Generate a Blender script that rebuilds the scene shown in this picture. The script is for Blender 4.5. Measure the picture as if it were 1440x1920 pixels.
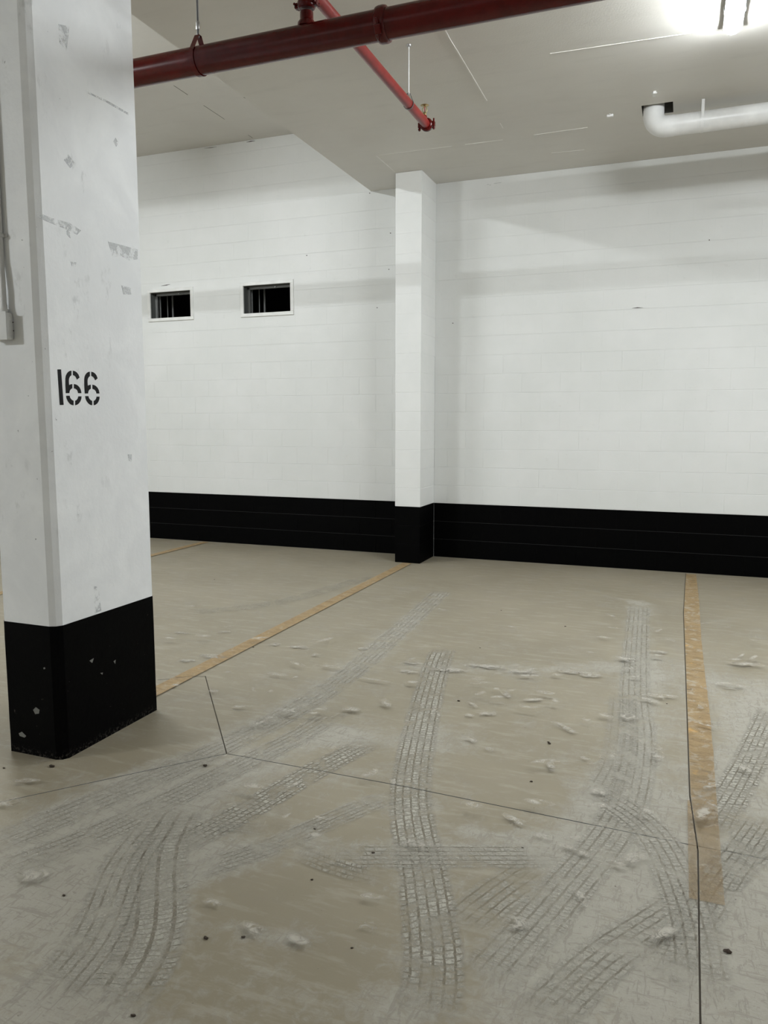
import bpy, bmesh, math, random
import numpy as np
from mathutils import Vector, Matrix

for o in list(bpy.data.objects): bpy.data.objects.remove(o)
S = bpy.context.scene
C = S.collection

# ------------------------------------------------------------------ camera
FPX, YAW, PITCH, CAMZ = 1445.5, 0.366656, -0.116964, 1.5
cam = bpy.data.cameras.new('camera')
cam.sensor_fit = 'VERTICAL'; cam.sensor_height = 36.0; cam.sensor_width = 27.0
cam.lens = FPX / 1920 * 36.0
cam.clip_start = 0.05
camo = bpy.data.objects.new('camera', cam); C.objects.link(camo)
camo.location = (0, 0, CAMZ)
camo.rotation_euler = (math.pi/2 + PITCH, 0, YAW)
S.camera = camo

# ------------------------------------------------------------------ world, exposure
w = bpy.data.worlds.new('world'); S.world = w; w.use_nodes = True
w.node_tree.nodes['Background'].inputs[0].default_value = (0.9, 0.95, 1, 1)
w.node_tree.nodes['Background'].inputs[1].default_value = 0.05
S.view_settings.view_transform = 'Standard'; S.view_settings.look = 'None'
S.view_settings.gamma = 1.0; S.view_settings.use_curve_mapping = False
S.view_settings.exposure = 0.0
# lamp strengths (emission of the diffusers), used by the strip light builder
LAMP_RIGHT, LAMP_ADDED_RIGHT, LAMP_LEFT, LAMP_AISLE_L, LAMP_AISLE_R = 215.0, 345.0, 280.0, 900.0, 60.0
LAMP_COL = (0.93, 0.98, 1.0, 1)

# ------------------------------------------------------------------ helpers
R = random.Random(7)
def fpx(x, y, ax=2, val=0.0):
    """where the sight line through a photo pixel meets a plane of the garage"""
    f = Vector((-math.sin(YAW)*math.cos(PITCH), math.cos(YAW)*math.cos(PITCH), math.sin(PITCH)))
    r = Vector((math.cos(YAW), math.sin(YAW), 0)); u = r.cross(f)
    d = f + r*((x-720)/FPX) - u*((y-960)/FPX)
    o = Vector((0, 0, CAMZ)); return o + d*((val-o[ax])/d[ax])

def link(name, me, m=None, parent=None, smooth=False, kind=None, label=None, cat=None, group=None):
    o = bpy.data.objects.new(name, me); C.objects.link(o)
    if m is not None:
        for k in (m if isinstance(m, (list, tuple)) else [m]): me.materials.append(k)
    if parent: o.parent = parent
    if smooth:
        for p in me.polygons: p.use_smooth = True
    if kind: o['kind'] = kind
    if label: o['label'] = label
    if cat: o['category'] = cat
    if group: o['group'] = group
    return o
def obj(name, bm, m, parent=None, **k):
    me = bpy.data.meshes.new(name); bm.normal_update(); bm.to_mesh(me); bm.free()
    return link(name, me, m, parent, **k)
def thing(name, label, cat, loc=(0, 0, 0), group=None):
    o = bpy.data.objects.new(name, None); C.objects.link(o); o.empty_display_size = 0.05
    o.location = loc; o['label'] = label; o['category'] = cat
    if group: o['group'] = group
    return o
def B(): return bmesh.new()
def box(bm, a, b, bevel=0.0, seg=2, mat=0):
    c = [(a[i]+b[i])/2 for i in range(3)]; s = [abs(b[i]-a[i]) for i in range(3)]
    r = bmesh.ops.create_cube(bm, size=1.0, matrix=Matrix.Translation(c) @ Matrix.Diagonal((*s, 1)))
    fs = {f for v in r['verts'] for f in v.link_faces}
    for f in fs: f.material_index = mat
    if bevel:
        es = list({e for v in r['verts'] for e in v.link_edges})
        bmesh.ops.bevel(bm, geom=es, offset=bevel, segments=seg, profile=0.5, affect='EDGES')
def tube(bm, pts, r, n=24, caps=True):
    """swept round tube; r may be a list"""
    pts = [Vector(p) for p in pts]; rs = r if isinstance(r, (list, tuple)) else [r]*len(pts)
    rings = []; up = None
    for i, p in enumerate(pts):
        t = (pts[min(i+1, len(pts)-1)] - pts[max(i-1, 0)]).normalized()
        if up is None:
            up = Vector((0, 0, 1)) if abs(t.z) < 0.9 else Vector((1, 0, 0))
        a = t.cross(up).normalized(); up = a.cross(t).normalized()
        rings.append([bm.verts.new(p + (a*math.cos(k*2*math.pi/n) + up*math.sin(k*2*math.pi/n))*rs[i]) for k in range(n)])
    for i in range(len(rings)-1):
        for k in range(n):
            f = bm.faces.new((rings[i][k], rings[i][(k+1) % n], rings[i+1][(k+1) % n], rings[i+1][k])); f.smooth = True
    if caps:
        bm.faces.new([bm.verts.new(v.co) for v in rings[0][::-1]]); bm.faces.new([bm.verts.new(v.co) for v in rings[-1]])
def lathe(bm, c, axis, prof, n=28):
    """prof: list of (distance along axis, radius)"""
    ax = Vector(axis).normalized(); c = Vector(c)
    up = Vector((0, 0, 1)) if abs(ax.z) < 0.9 else Vector((1, 0, 0))
    a = ax.cross(up).normalized(); b = a.cross(ax)
    rings = [[bm.verts.new(c + ax*d + (a*math.cos(k*2*math.pi/n)+b*math.sin(k*2*math.pi/n))*max(r, 1e-4)) for k in range(n)] for d, r in prof]
    for i in range(len(rings)-1):
        for k in range(n):
            f = bm.faces.new((rings[i][k], rings[i][(k+1) % n], rings[i+1][(k+1) % n], rings[i+1][k])); f.smooth = True
    bm.faces.new([bm.verts.new(v.co) for v in rings[0][::-1]]); bm.faces.new([bm.verts.new(v.co) for v in rings[-1]])
def fixn(bm): bmesh.ops.recalc_face_normals(bm, faces=bm.faces)
def arc(c, r, a0, a1, u, v, n=10):
    c, u, v = Vector(c), Vector(u), Vector(v)
    return [c + (u*math.cos(a0+(a1-a0)*i/n) + v*math.sin(a0+(a1-a0)*i/n))*r for i in range(n+1)]

def strap(bm, path, A, th, ctr=None):
    """flat band along path, half width vector A, thickness th"""
    path = [Vector(p) for p in path]; A = Vector(A); an = A.normalized(); ring = []
    for i, p in enumerate(path):
        t = (path[min(i+1, len(path)-1)]-path[max(i-1, 0)]).normalized(); n = t.cross(an).normalized()*th/2
        ring.append([bm.verts.new(p+q) for q in (-A-n, A-n, A+n, -A+n)])
    for a, b in zip(ring[:-1], ring[1:]):
        for k in range(4): bm.faces.new((a[k], a[(k+1) % 4], b[(k+1) % 4], b[k]))
    bm.faces.new(ring[0]); bm.faces.new(ring[-1]); bmesh.ops.recalc_face_normals(bm, faces=bm.faces)

# ------------------------------------------------------------------ materials
class N:
    def __init__(s, name):
        s.m = bpy.data.materials.new(name); s.m.use_nodes = True; s.t = s.m.node_tree
        s.p = s.t.nodes['Principled BSDF']; s.out = s.t.nodes['Material Output']
        s.tc = None
    def n(s, typ, **k):
        x = s.t.nodes.new(typ)
        for a, b in k.items(): setattr(x, a, b)
        return x
    def L(s, a, b): s.t.links.new(a, b)
    def setin(s, sock, v):
        if hasattr(v, 'is_output') or isinstance(v, bpy.types.NodeSocket): s.L(v, sock)
        else: sock.default_value = v
    def co(s, kind='Object'):
        if not s.tc: s.tc = s.n('ShaderNodeTexCoord')
        return s.tc.outputs[kind]
    def noise(s, scale, detail=4, rough=.5, vec=None, dist=0.0, out='Fac'):
        x = s.n('ShaderNodeTexNoise'); x.inputs['Scale'].default_value = scale
        x.inputs['Detail'].default_value = detail; x.inputs['Roughness'].default_value = rough
        x.inputs['Distortion'].default_value = dist
        s.L(vec if vec else s.co(), x.inputs['Vector']); return x.outputs[out]
    def m2(s, op, a, b=0.0, c=0.0, clamp=False):
        x = s.n('ShaderNodeMath', operation=op, use_clamp=clamp)
        for i, v in enumerate((a, b, c)): s.setin(x.inputs[i], v)
        return x.outputs[0]
    def ramp(s, v, a, b, lo=0.0, hi=1.0, smooth=True):
        x = s.n('ShaderNodeMapRange', interpolation_type='SMOOTHSTEP' if smooth else 'LINEAR')
        for i, q in enumerate((v, a, b, lo, hi)): s.setin(x.inputs[i], q)
        return x.outputs[0]
    def mix(s, f, a, b):
        x = s.n('ShaderNodeMix', data_type='RGBA'); s.setin(x.inputs[0], f)
        for i, v in ((6, a), (7, b)): s.setin(x.inputs[i], v if isinstance(v, bpy.types.NodeSocket) else (*v[:3], 1))
        return x.outputs[2]
    def map(s, scale=(1, 1, 1), rot=(0, 0, 0), loc=(0, 0, 0), vec=None):
        x = s.n('ShaderNodeMapping'); x.inputs['Scale'].default_value = scale
        x.inputs['Rotation'].default_value = rot; x.inputs['Location'].default_value = loc
        s.L(vec if vec else s.co(), x.inputs['Vector']); return x.outputs[0]
    def sep(s, vec):
        x = s.n('ShaderNodeSeparateXYZ'); s.L(vec, x.inputs[0]); return x.outputs
    def bump(s, h, strength, dist):
        x = s.n('ShaderNodeBump'); x.inputs['Strength'].default_value = strength; x.inputs['Distance'].default_value = dist
        s.L(h, x.inputs['Height']); s.L(x.outputs[0], s.p.inputs['Normal']); return x
    def fin(s, col, rough=.6, metal=0.0, spec=None, alpha=None):
        s.setin(s.p.inputs['Base Color'], col if isinstance(col, bpy.types.NodeSocket) else (*col[:3], 1))
        s.setin(s.p.inputs['Roughness'], rough); s.setin(s.p.inputs['Metallic'], metal)
        if spec is not None: s.setin(s.p.inputs['Specular IOR Level'], spec)
        if alpha is not None: s.setin(s.p.inputs['Alpha'], alpha)
        return s.m
def plain(name, col, rough=.5, metal=0.0, spec=None, bump=0.0, bs=60):
    a = N(name); n_ = a.noise(9, 4)
    c = a.mix(a.ramp(n_, .3, .7), [x*.93 for x in col], [min(1, x*1.04) for x in col])
    if bump: a.bump(a.noise(bs, 3), bump, .002)
    return a.fin(c, rough, metal, spec)
def glow(name, strength):
    m = bpy.data.materials.new(name); m.use_nodes = True; t = m.node_tree; t.nodes.clear()
    e = t.nodes.new('ShaderNodeEmission'); e.inputs[0].default_value = LAMP_COL; e.inputs[1].default_value = strength
    o = t.nodes.new('ShaderNodeOutputMaterial'); t.links.new(e.outputs[0], o.inputs[0]); return m

M = {}
def mk():
    # painted concrete block, white
    a = N('white_block_paint')
    big = a.noise(1.1, 4, .6); fine = a.noise(170, 3, .6); mid = a.noise(14, 5, .6)
    c = a.mix(a.ramp(big, .3, .75), (.755, .765, .75), (.815, .82, .81))
    c = a.mix(a.ramp(mid, .62, .78, 0, .35), c, (.66, .66, .64))
    h = a.m2('ADD', a.m2('MULTIPLY', fine, .5), a.m2('MULTIPLY', mid, .8))
    a.bump(h, .35, .003); M['block'] = a.fin(c, .55, spec=.35)
    a = N('white_pilaster_paint'); big = a.noise(2.0, 4, .6)
    c = a.mix(a.ramp(big, .3, .75), (.83, .84, .83), (.88, .885, .875)); a.bump(a.noise(150, 3, .6), .25, .002)
    M['pil'] = a.fin(c, .5, spec=.35)
    # painted concrete block, black
    a = N('black_block_paint')
    mid = a.noise(20, 5, .6); st = a.noise(6, 5, .7, vec=a.map((.3, 1, 9)))
    c = a.mix(a.ramp(st, .62, .8, 0, .5), (.0008, .0008, .0009), (.005, .005, .005))
    a.bump(a.m2('ADD', mid, a.m2('MULTIPLY', a.noise(150, 2), .4)), .25, .003)
    M['block_black'] = a.fin(c, .6, spec=.05)
    M['mortar'] = M['block']
    M['mortar_black'] = plain('joint_paint_black', (.022, .022, .022), .7, spec=.2)
    # column paint: whiter and bluish with grey blotches where the paint is thin
    a = N('column_paint')
    n1 = a.noise(3.0, 6, .62, dist=.4); n2 = a.noise(16, 6, .65, vec=a.map((1, 1, .45))); n3 = a.noise(55, 3)
    c = a.mix(a.ramp(n1, .35, .7), (.80, .81, .825), (.88, .89, .90))
    blot = a.m2('MULTIPLY', a.ramp(n2, .60, .70), a.ramp(a.noise(1.7, 2), .42, .58))
    c = a.mix(a.m2('MULTIPLY', blot, .45), c, (.50, .51, .515))
    c = a.mix(a.ramp(a.noise(38, 2, .5), .76, .80, 0, .75), c, (.16, .16, .16))
    a.bump(a.m2('ADD', a.m2('MULTIPLY', n2, .8), a.m2('MULTIPLY', n3, .4)), .45, .004)
    M['column'] = a.fin(c, .5, spec=.35)
    a = N('bare_concrete')
    c = a.mix(a.ramp(a.noise(60, 5, .7), .35, .65), (.58, .59, .60), (.70, .71, .72))
    a.bump(a.noise(80, 4), .6, .004)
    al = a.m2('MULTIPLY', a.ramp(a.noise(22, 5, .65), .38, .62), .6)
    M['bare'] = a.fin(c, .8, alpha=al)
    a = N('column_black_paint')
    zz = a.sep(a.co())[2]
    low = a.ramp(zz, .0, .05, 1, 0)
    sp = a.m2('MULTIPLY', a.ramp(a.noise(75, 4, .65), .50, .62), low)
    fl = a.ramp(a.noise(34, 3, .6), .71, .76, 0, .5)
    c = a.mix(a.m2('MAXIMUM', a.m2('MULTIPLY', sp, .45), fl), (.0008, .0008, .0009), (.09, .08, .07))
    a.bump(a.noise(40, 5, .6), .35, .004); M['column_black'] = a.fin(c, .6, spec=.05)
    # ceiling: board-marked concrete under thin beige paint
    a = N('ceiling_paint')
    n1 = a.noise(.7, 5, .6); n2 = a.noise(5, 5, .6, vec=a.map((.35, 1.6, 1)))
    c = a.mix(a.ramp(n1, .3, .7), (.66, .635, .59), (.72, .70, .655))
    c = a.mix(a.ramp(n2, .5, .8, 0, .3), c, (.55, .53, .49))
    a.bump(a.m2('ADD', a.noise(90, 3), a.m2('MULTIPLY', n2, .6)), .25, .003)
    M['ceiling'] = a.fin(c, .42, spec=.45)
    M['seam'] = plain('seam_paint', (.78, .76, .72), .4)
    M['crack'] = plain('crack_dark', (.06, .05, .04), .9)
    # floor: trowelled concrete with an uneven film of cement dust, amount in 'dust'
    a = N('floor_concrete')
    at = a.n('ShaderNodeAttribute', attribute_name='dust'); d = at.outputs['Fac']
    n1 = a.noise(.9, 5, .6); n2 = a.noise(4.5, 6, .65, dist=.6); n3 = a.noise(24, 6, .7, dist=.8); n4 = a.noise(130, 4, .7)
    base = a.mix(a.ramp(n1, .3, .7), (.275, .240, .172), (.325, .286, .210))
    base = a.mix(a.ramp(n2, .42, .8, 0, .55), base, (.285, .25, .195))
    swp = a.noise(7, 6, .65, vec=a.map((.6, 3.0, 1), rot=(0, 0, .2)))
    base = a.mix(a.ramp(swp, .50, .66, 0, .5), base, (.405, .37, .30))
    nn = a.m2('ADD', a.m2('MULTIPLY', n2, .45), a.m2('MULTIPLY', n3, .55))
    amt = a.ramp(a.m2('ADD', d, a.m2('MULTIPLY', a.m2('SUBTRACT', nn, .5), 2.4)), .15, .80)
    dust = a.mix(n3, (.345, .325, .275), (.455, .435, .38))
    dust = a.mix(a.ramp(n4, .35, .75, 0, .5), dust, (.48, .455, .405))
    c = a.mix(a.m2('MULTIPLY', amt, .85), base, dust)
    # fine dark scrape lines in the dust, in two directions
    s1 = a.noise(11, 4, .7, vec=a.map((4.5, 1.0, 1), rot=(0, 0, .65)), dist=1.2)
    s2 = a.noise(8, 4, .7, vec=a.map((1.0, 5.0, 1), rot=(0, 0, .35)), dist=1.5)
    scr = a.m2('MULTIPLY', a.m2('MAXIMUM', a.ramp(s1, .54, .61), a.ramp(s2, .55, .62)), a.m2('MULTIPLY', amt, .38))
    c = a.mix(scr, c, (.21, .185, .15))
    c = a.mix(a.ramp(a.noise(60, 2, .5), .755, .775, 0, .8), c, (.08, .06, .045))
    h = a.m2('ADD', a.m2('MULTIPLY', n4, .35), a.m2('MULTIPLY', a.m2('MULTIPLY', n3, amt), 1.4))
    h = a.m2('SUBTRACT', h, a.m2('MULTIPLY', scr, 1.0))
    a.bump(h, .4, .004)
    M['floor'] = a.fin(c, a.ramp(amt, 0, 1, .42, .75), spec=.38)
    M['groove'] = plain('groove_dirt', (.13, .11, .085), .9)
    # yellow line paint, scuffed and dusted over
    def yel(name, worn):
        a = N(name); n = a.noise(9, 6, .7, vec=a.map((1, 2.2, 1)), dist=.8); n2 = a.noise(70, 4, .7)
        c = a.mix(a.ramp(n, .38, .62), (.31, .215, .11), (.41, .29, .15))
        c = a.mix(a.ramp(a.noise(4, 4, .7), .62, .72, 0, worn), c, (.62, .37, .12))
        c = a.mix(a.ramp(a.noise(14, 6, .72, dist=.9), .50, .64, 0, .35+.45*worn), c, (.48, .42, .33))
        y = a.sep(a.co())[1]
        al = a.m2('MULTIPLY', a.ramp(n2, .2, .5, .72, .95), a.ramp(n, .30-.1*(1-worn), .40, .45, 1))
        if worn > .5: al = a.m2('MULTIPLY', al, a.ramp(y, 2.7, 4.0, .48, .95))
        a.bump(n, .3, .003); return a.fin(c, .6, alpha=al, spec=.3)
    M['yellow'] = yel('yellow_line_paint', .25); M['yellow_worn'] = yel('worn_yellow_line_paint', 1.0)
    # tyre prints: dust pressed into tread blocks; u across, v along in metres
    def tread(name, ribs, pitch, strength, light=(.475, .455, .395), shoulder=.15, gap=.2, patch=(.36, .6)):
        a = N(name); uv = a.n('ShaderNodeUVMap').outputs[0]
        wob = a.noise(30, 3); s_ = a.sep(uv); u, v = s_[0], s_[1]
        w2 = a.noise(7, 2); u = a.m2('ADD', u, a.m2('MULTIPLY', a.m2('SUBTRACT', wob, .5), .05)); v = a.m2('ADD', v, a.m2('MULTIPLY', a.m2('SUBTRACT', w2, .5), .05))
        ur = a.m2('MULTIPLY', u, ribs); rib = a.m2('FLOOR', ur)
        fr = a.m2('ABSOLUTE', a.m2('SUBTRACT', a.m2('FRACT', ur), .5))
        gro = a.ramp(fr, .36, .42)
        vv = a.m2('ADD', a.m2('DIVIDE', v, pitch), a.m2('MULTIPLY', rib, .37))
        vv = a.m2('ADD', vv, a.m2('MULTIPLY', u, 1.1))
        fv = a.m2('ABSOLUTE', a.m2('SUBTRACT', a.m2('FRACT', vv), .5))
        lug = a.ramp(fv, .5-gap, .5-gap*.55)
        ed = a.m2('ABSOLUTE', a.m2('SUBTRACT', u, .5))
        sh = a.ramp(ed, .5-shoulder-.01, .5-shoulder+.01)
        lug = a.m2('MULTIPLY', lug, a.ramp(sh, 0, 1, .6, 1))
        g = a.m2('MAXIMUM', gro, lug)
        sol = a.m2('SUBTRACT', 1.0, g)
        pn = a.ramp(a.noise(9, 4, .7, dist=.8), patch[0], patch[1], .22, 1)
        fn = a.ramp(a.noise(70, 3, .7), .34, .54, .35, 1)
        fade = a.ramp(ed, .38, .5, 1, 0)
        ends = a.n('ShaderNodeAttribute', attribute_name='fade').outputs['Fac']
        k = a.m2('MULTIPLY', a.m2('MULTIPLY', a.m2('MULTIPLY', pn, fn), fade), ends)
        al = a.m2('MULTIPLY', a.m2('MULTIPLY', k, a.m2('MAXIMUM', sol, .75)), strength)
        c = a.mix(g, light, (.24, .21, .16))
        a.bump(sol, .3, .003); return a.fin(c, .75, alpha=al, spec=.25)
    M['tread'] = tread('tyre_print_block', 6, .026, .95, gap=.14)
    M['tread_fine'] = tread('tyre_print_fine', 6, .02, .6, gap=.10, light=(.51, .49, .43), shoulder=.12)
    M['tread_rib'] = tread('tyre_print_rib', 6, .05, .65, gap=.05, shoulder=.08)
    M['tread_faint'] = tread('tyre_print_faint', 5, .02, .4, patch=(.35, .62))
    M['tread_lug'] = tread('tyre_print_lug', 4, .022, .85, gap=.12, shoulder=.2)
    # pale scuffs and shoe prints
    a = N('dust_scuff'); uv = a.n('ShaderNodeUVMap').outputs[0]; s_ = a.sep(uv)
    rr = a.m2('SQRT', a.m2('ADD', a.m2('POWER', a.m2('SUBTRACT', s_[0], .5), 2.0), a.m2('POWER', a.m2('SUBTRACT', s_[1], .5), 2.0)))
    nz = a.noise(26, 6, .72, dist=1.0)
    al = a.m2('MULTIPLY', a.ramp(rr, .15, .5, 1, 0), a.ramp(nz, .44, .56))
    c = a.mix(a.noise(80, 3), (.42, .39, .335), (.55, .52, .46)); a.bump(nz, .06, .002)
    M['scuff'] = a.fin(c, .75, alpha=a.m2('MULTIPLY', al, .9), spec=.25)
    # pipework
    a = N('red_pipe_paint'); n = a.noise(12, 4, .6)
    c = a.mix(a.ramp(n, .35, .7), (.070, .0006, .0007), (.095, .0012, .001))
    a.bump(a.noise(140, 2), .1, .001); M['red'] = a.fin(c, .25, spec=.38)
    a = N('orange_red_pipe_paint'); n = a.noise(14, 4, .6)
    c = a.mix(a.ramp(n, .35, .7), (.17, .010, .008), (.23, .015, .012)); M['red2'] = a.fin(c, .32, spec=.5)
    M['zinc'] = plain('zinc_rod', (.52, .52, .53), .35, .9)
    M['dark_steel'] = plain('dark_hanger_steel', (.16, .16, .165), .45, .7)
    M['brass'] = plain('sprinkler_brass', (.45, .36, .18), .35, .9)
    M['glass_red'] = plain('sprinkler_bulb', (.5, .03, .02), .1)
    M['pvc'] = plain('white_plastic_pipe', (.80, .80, .79), .32, spec=.5)
    M['hole'] = plain('hole_concrete', (.16, .155, .14), .95, bump=.5)
    M['tab'] = plain('pale_metal_tab', (.85, .85, .84), .4)
    M['frame'] = plain('window_frame_paint', (.80, .80, .78), .4, bump=.2)
    M['frame_dark'] = plain('grey_inner_frame', (.22, .225, .22), .45)
    M['liner'] = plain('opening_side', (.10, .105, .10), .7, bump=.4)
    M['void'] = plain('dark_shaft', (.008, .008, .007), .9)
    M['housing'] = plain('lamp_housing', (.62, .63, .64), .5)
    M['conduit'] = plain('conduit_paint', (.66, .66, .66), .45)
    M['conduit_box'] = plain('conduit_box_paint', (.68, .685, .68), .5)
    M['ink'] = plain('black_stencil_paint', (.006, .006, .007), .5, spec=.2)
    M['chip'] = plain('chipped_spot', (.17, .17, .155), .8, bump=.5)
    M['grit'] = plain('dark_grit', (.05, .035, .025), .9)
mk()

# ------------------------------------------------------------------ dimensions
WY = 8.15                    # back wall
ZC, ZH = 4.0, 4.72           # slab underside, raised bay underside
XE = -3.28                   # edge of the slab drop
BAND = 0.604
X0, X1, Y0 = -12.0, 7.0, -8.0
PX0, PX1, PY = -2.816, -2.535, 7.66          # pilaster

# ------------------------------------------------------------------ floor
def capsule(P, pts, r, soft):
    d = np.full(len(P), 1e9)
    for a, b in zip(pts[:-1], pts[1:]):
        a = np.array(a[:2]); b = np.array(b[:2]); ab = b-a
        t = np.clip(((P-a) @ ab)/max(ab @ ab, 1e-9), 0, 1)
        d = np.minimum(d, np.linalg.norm(P-(a+t[:, None]*ab), axis=1))
    x = np.clip((r+soft-d)/(2*soft), 0, 1); return x*x*(3-2*x)
F = lambda *pts: [tuple(fpx(x, y)[:2]) for x, y in pts]
if True:
    bm = B()
    xs = list(np.linspace(X0, -4.2, 8)) + list(np.arange(-4.1, 2.31, .06)) + list(np.linspace(2.6, X1, 6))
    ys = list(np.linspace(Y0, 1.2, 8)) + list(np.arange(1.3, 7.0, .06)) + list(np.linspace(7.1, WY, 10))
    G = [[bm.verts.new((x, y, 0)) for y in ys] for x in xs]
    for i in range(len(xs)-1):
        for j in range(len(ys)-1): bm.faces.new((G[i][j], G[i+1][j], G[i+1][j+1], G[i][j+1]))
    # saw-cut joints, taken out of the slab as real 4 mm slots
    J = [F((425, 1413), (385, 1268), (295, 1275)), F((425, 1413), (275, 1445), (0, 1504)),
         F((425, 1413), (760, 1475), (1290, 1583), (1440, 1612)),
         [(.098, 8.1), (.09, 7.6), (.073, 6.4), (.084, 4.6), (.092, 3.2), (.115, 2.78), (.106, 1.94), (.10, .6)]]
    J[2].append((2.2, 2.80)); J[1].append((-4.0, .4))
    HW = .0026
    def cut_joints(bm, reach):
        for poly in J:
            for a, b in zip(poly[:-1], poly[1:]):
                a = Vector((a[0], a[1], 0)); b = Vector((b[0], b[1], 0)); t = (b-a).normalized(); n = Vector((-t.y, t.x, 0))
                L_ = (b-a).length
                def near(f):
                    q = [v.co-a for v in f.verts]; ds = [p.dot(n) for p in q]; ss = [p.dot(t) for p in q]
                    return min(ds) < .01 and max(ds) > -.01 and min(ss) < L_+.01 and max(ss) > -.01
                if not any(near(f) for f in bm.faces): continue
                for off, nn, cc in ((HW, n, a), (-HW, n, a), (0, t, a), (0, t, b)):
                    fs = [f for f in bm.faces if near(f)]
                    geo = list({v for f in fs for v in f.verts}) + list({e for f in fs for e in f.edges}) + fs
                    bmesh.ops.bisect_plane(bm, geom=geo, plane_co=cc + nn*off, plane_no=nn, dist=1e-6)
                kill = [f for f in bm.faces if abs((f.calc_center_median()-a).dot(n)) < HW*.98 and -1e-4 < (f.calc_center_median()-a).dot(t) < L_+1e-4]
                bmesh.ops.delete(bm, geom=kill, context='FACES')
    cut_joints(bm, .14)
    me = bpy.data.meshes.new('floor'); bm.to_mesh(me); bm.free()
    P = np.zeros(len(me.vertices)*3); me.vertices.foreach_get('co', P); P = P.reshape(-1, 3)[:, :2]
    D = np.full(len(P), .17)
    add = [  # photo outline points of dusty areas, radius m, softness, strength
        (F((40, 1560), (300, 1450), (560, 1325), (700, 1225), (825, 1115)), .10, .10, .42),
        (F((60, 1640), (240, 1530), (420, 1450), (640, 1370)), .13, .12, .42),
        (F((120, 1880), (200, 1760), (280, 1620), (320, 1520)), .16, .12, .5),
        (F((20, 1700), (120, 1600)), .16, .15, .4), (F((0, 1900), (160, 1650), (300, 1500)), .42, .2, .28), (F((1440, 1900), (1250, 1600), (1440, 1350)), .5, .25, .2),
        (F((350, 1640), (470, 1600), (560, 1560), (700, 1500)), .05, .06, .45),
        (F((1195, 1130), (1195, 1350), (1170, 1500), (1120, 1600), (960, 1800)), .10, .06, .45),
        (F((1250, 1260), (1430, 1290)), .25, .25, .35), (F((1420, 1330), (1400, 1500)), .14, .12, .45),
        (F((1180, 1560), (1250, 1700), (1300, 1880)), .20, .10, .5),
        (F((1060, 1900), (1200, 1760), (1420, 1620)), .20, .10, .48),
        (F((1420, 1750), (1400, 1900)), .2, .1, .45),
        (F((1130, 1480), (1280, 1500)), .12, .1, .4),
        (F((600, 1590), (1040, 1605)), .07, .04, .35),
        (F((880, 1560), (1030, 1575)), .03, .03, .55),
        (F((780, 1250), (1000, 1255), (1180, 1250)), .10, .10, .35),
        (F((760, 1880), (800, 1700), (775, 1500), (800, 1330)), .10, .06, .3),
        (F((640, 1380), (860, 1390)), .12, .10, .28),
        (F((420, 1740), (560, 1770)), .03, .03, .45),
        (F((500, 1850), (760, 1890)), .08, .08, .25),
        (F((380, 1560), (460, 1600)), .1, .08, .3)]
    for pts, r, s, k in add: D += k*capsule(P, pts, r, s)
    sub = [(F((430, 1680), (640, 1690)), .10, .05, .5), (F((600, 1530), (700, 1540)), .04, .03, .4),
           (F((900, 1450), (1010, 1480)), .10, .05, .4), (F((900, 1680), (960, 1660)), .05, .04, .35),
           (F((320, 1390), (200, 1430)), .12, .06, .35), (F((500, 1560), (540, 1540)), .03, .03, .4),
           (F((860, 1130), (1130, 1170)), .4, .3, .15), (F((560, 1800), (700, 1830)), .05, .05, .3)]
    for pts, r, s, k in sub: D -= k*capsule(P, pts, r, s)
    at = me.attributes.new('dust', 'FLOAT', 'POINT'); at.data.foreach_set('value', np.clip(D, 0, .85).astype(np.float32))
    floor = link('floor', me, M['floor'], kind='structure')
    # floor of the slots
    for poly in J:
        for a, b in zip(poly[:-1], poly[1:]):
            a = Vector((a[0], a[1], -.005)); b = Vector((b[0], b[1], -.005)); n = Vector((-(b-a).y, (b-a).x, 0)).normalized()*.006
            bm = B(); vs = [bm.verts.new(q) for q in (a-n, b-n, b+n, a+n)]
            top = [bm.verts.new(v.co + Vector((0, 0, -.006))) for v in vs]
            bm.faces.new(vs); bm.faces.new(top[::-1])
            for i in range(4): bm.faces.new((vs[i], top[i], top[(i+1) % 4], vs[(i+1) % 4]))
            fixn(bm); obj('control_joint', bm, M['groove'], floor)

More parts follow.
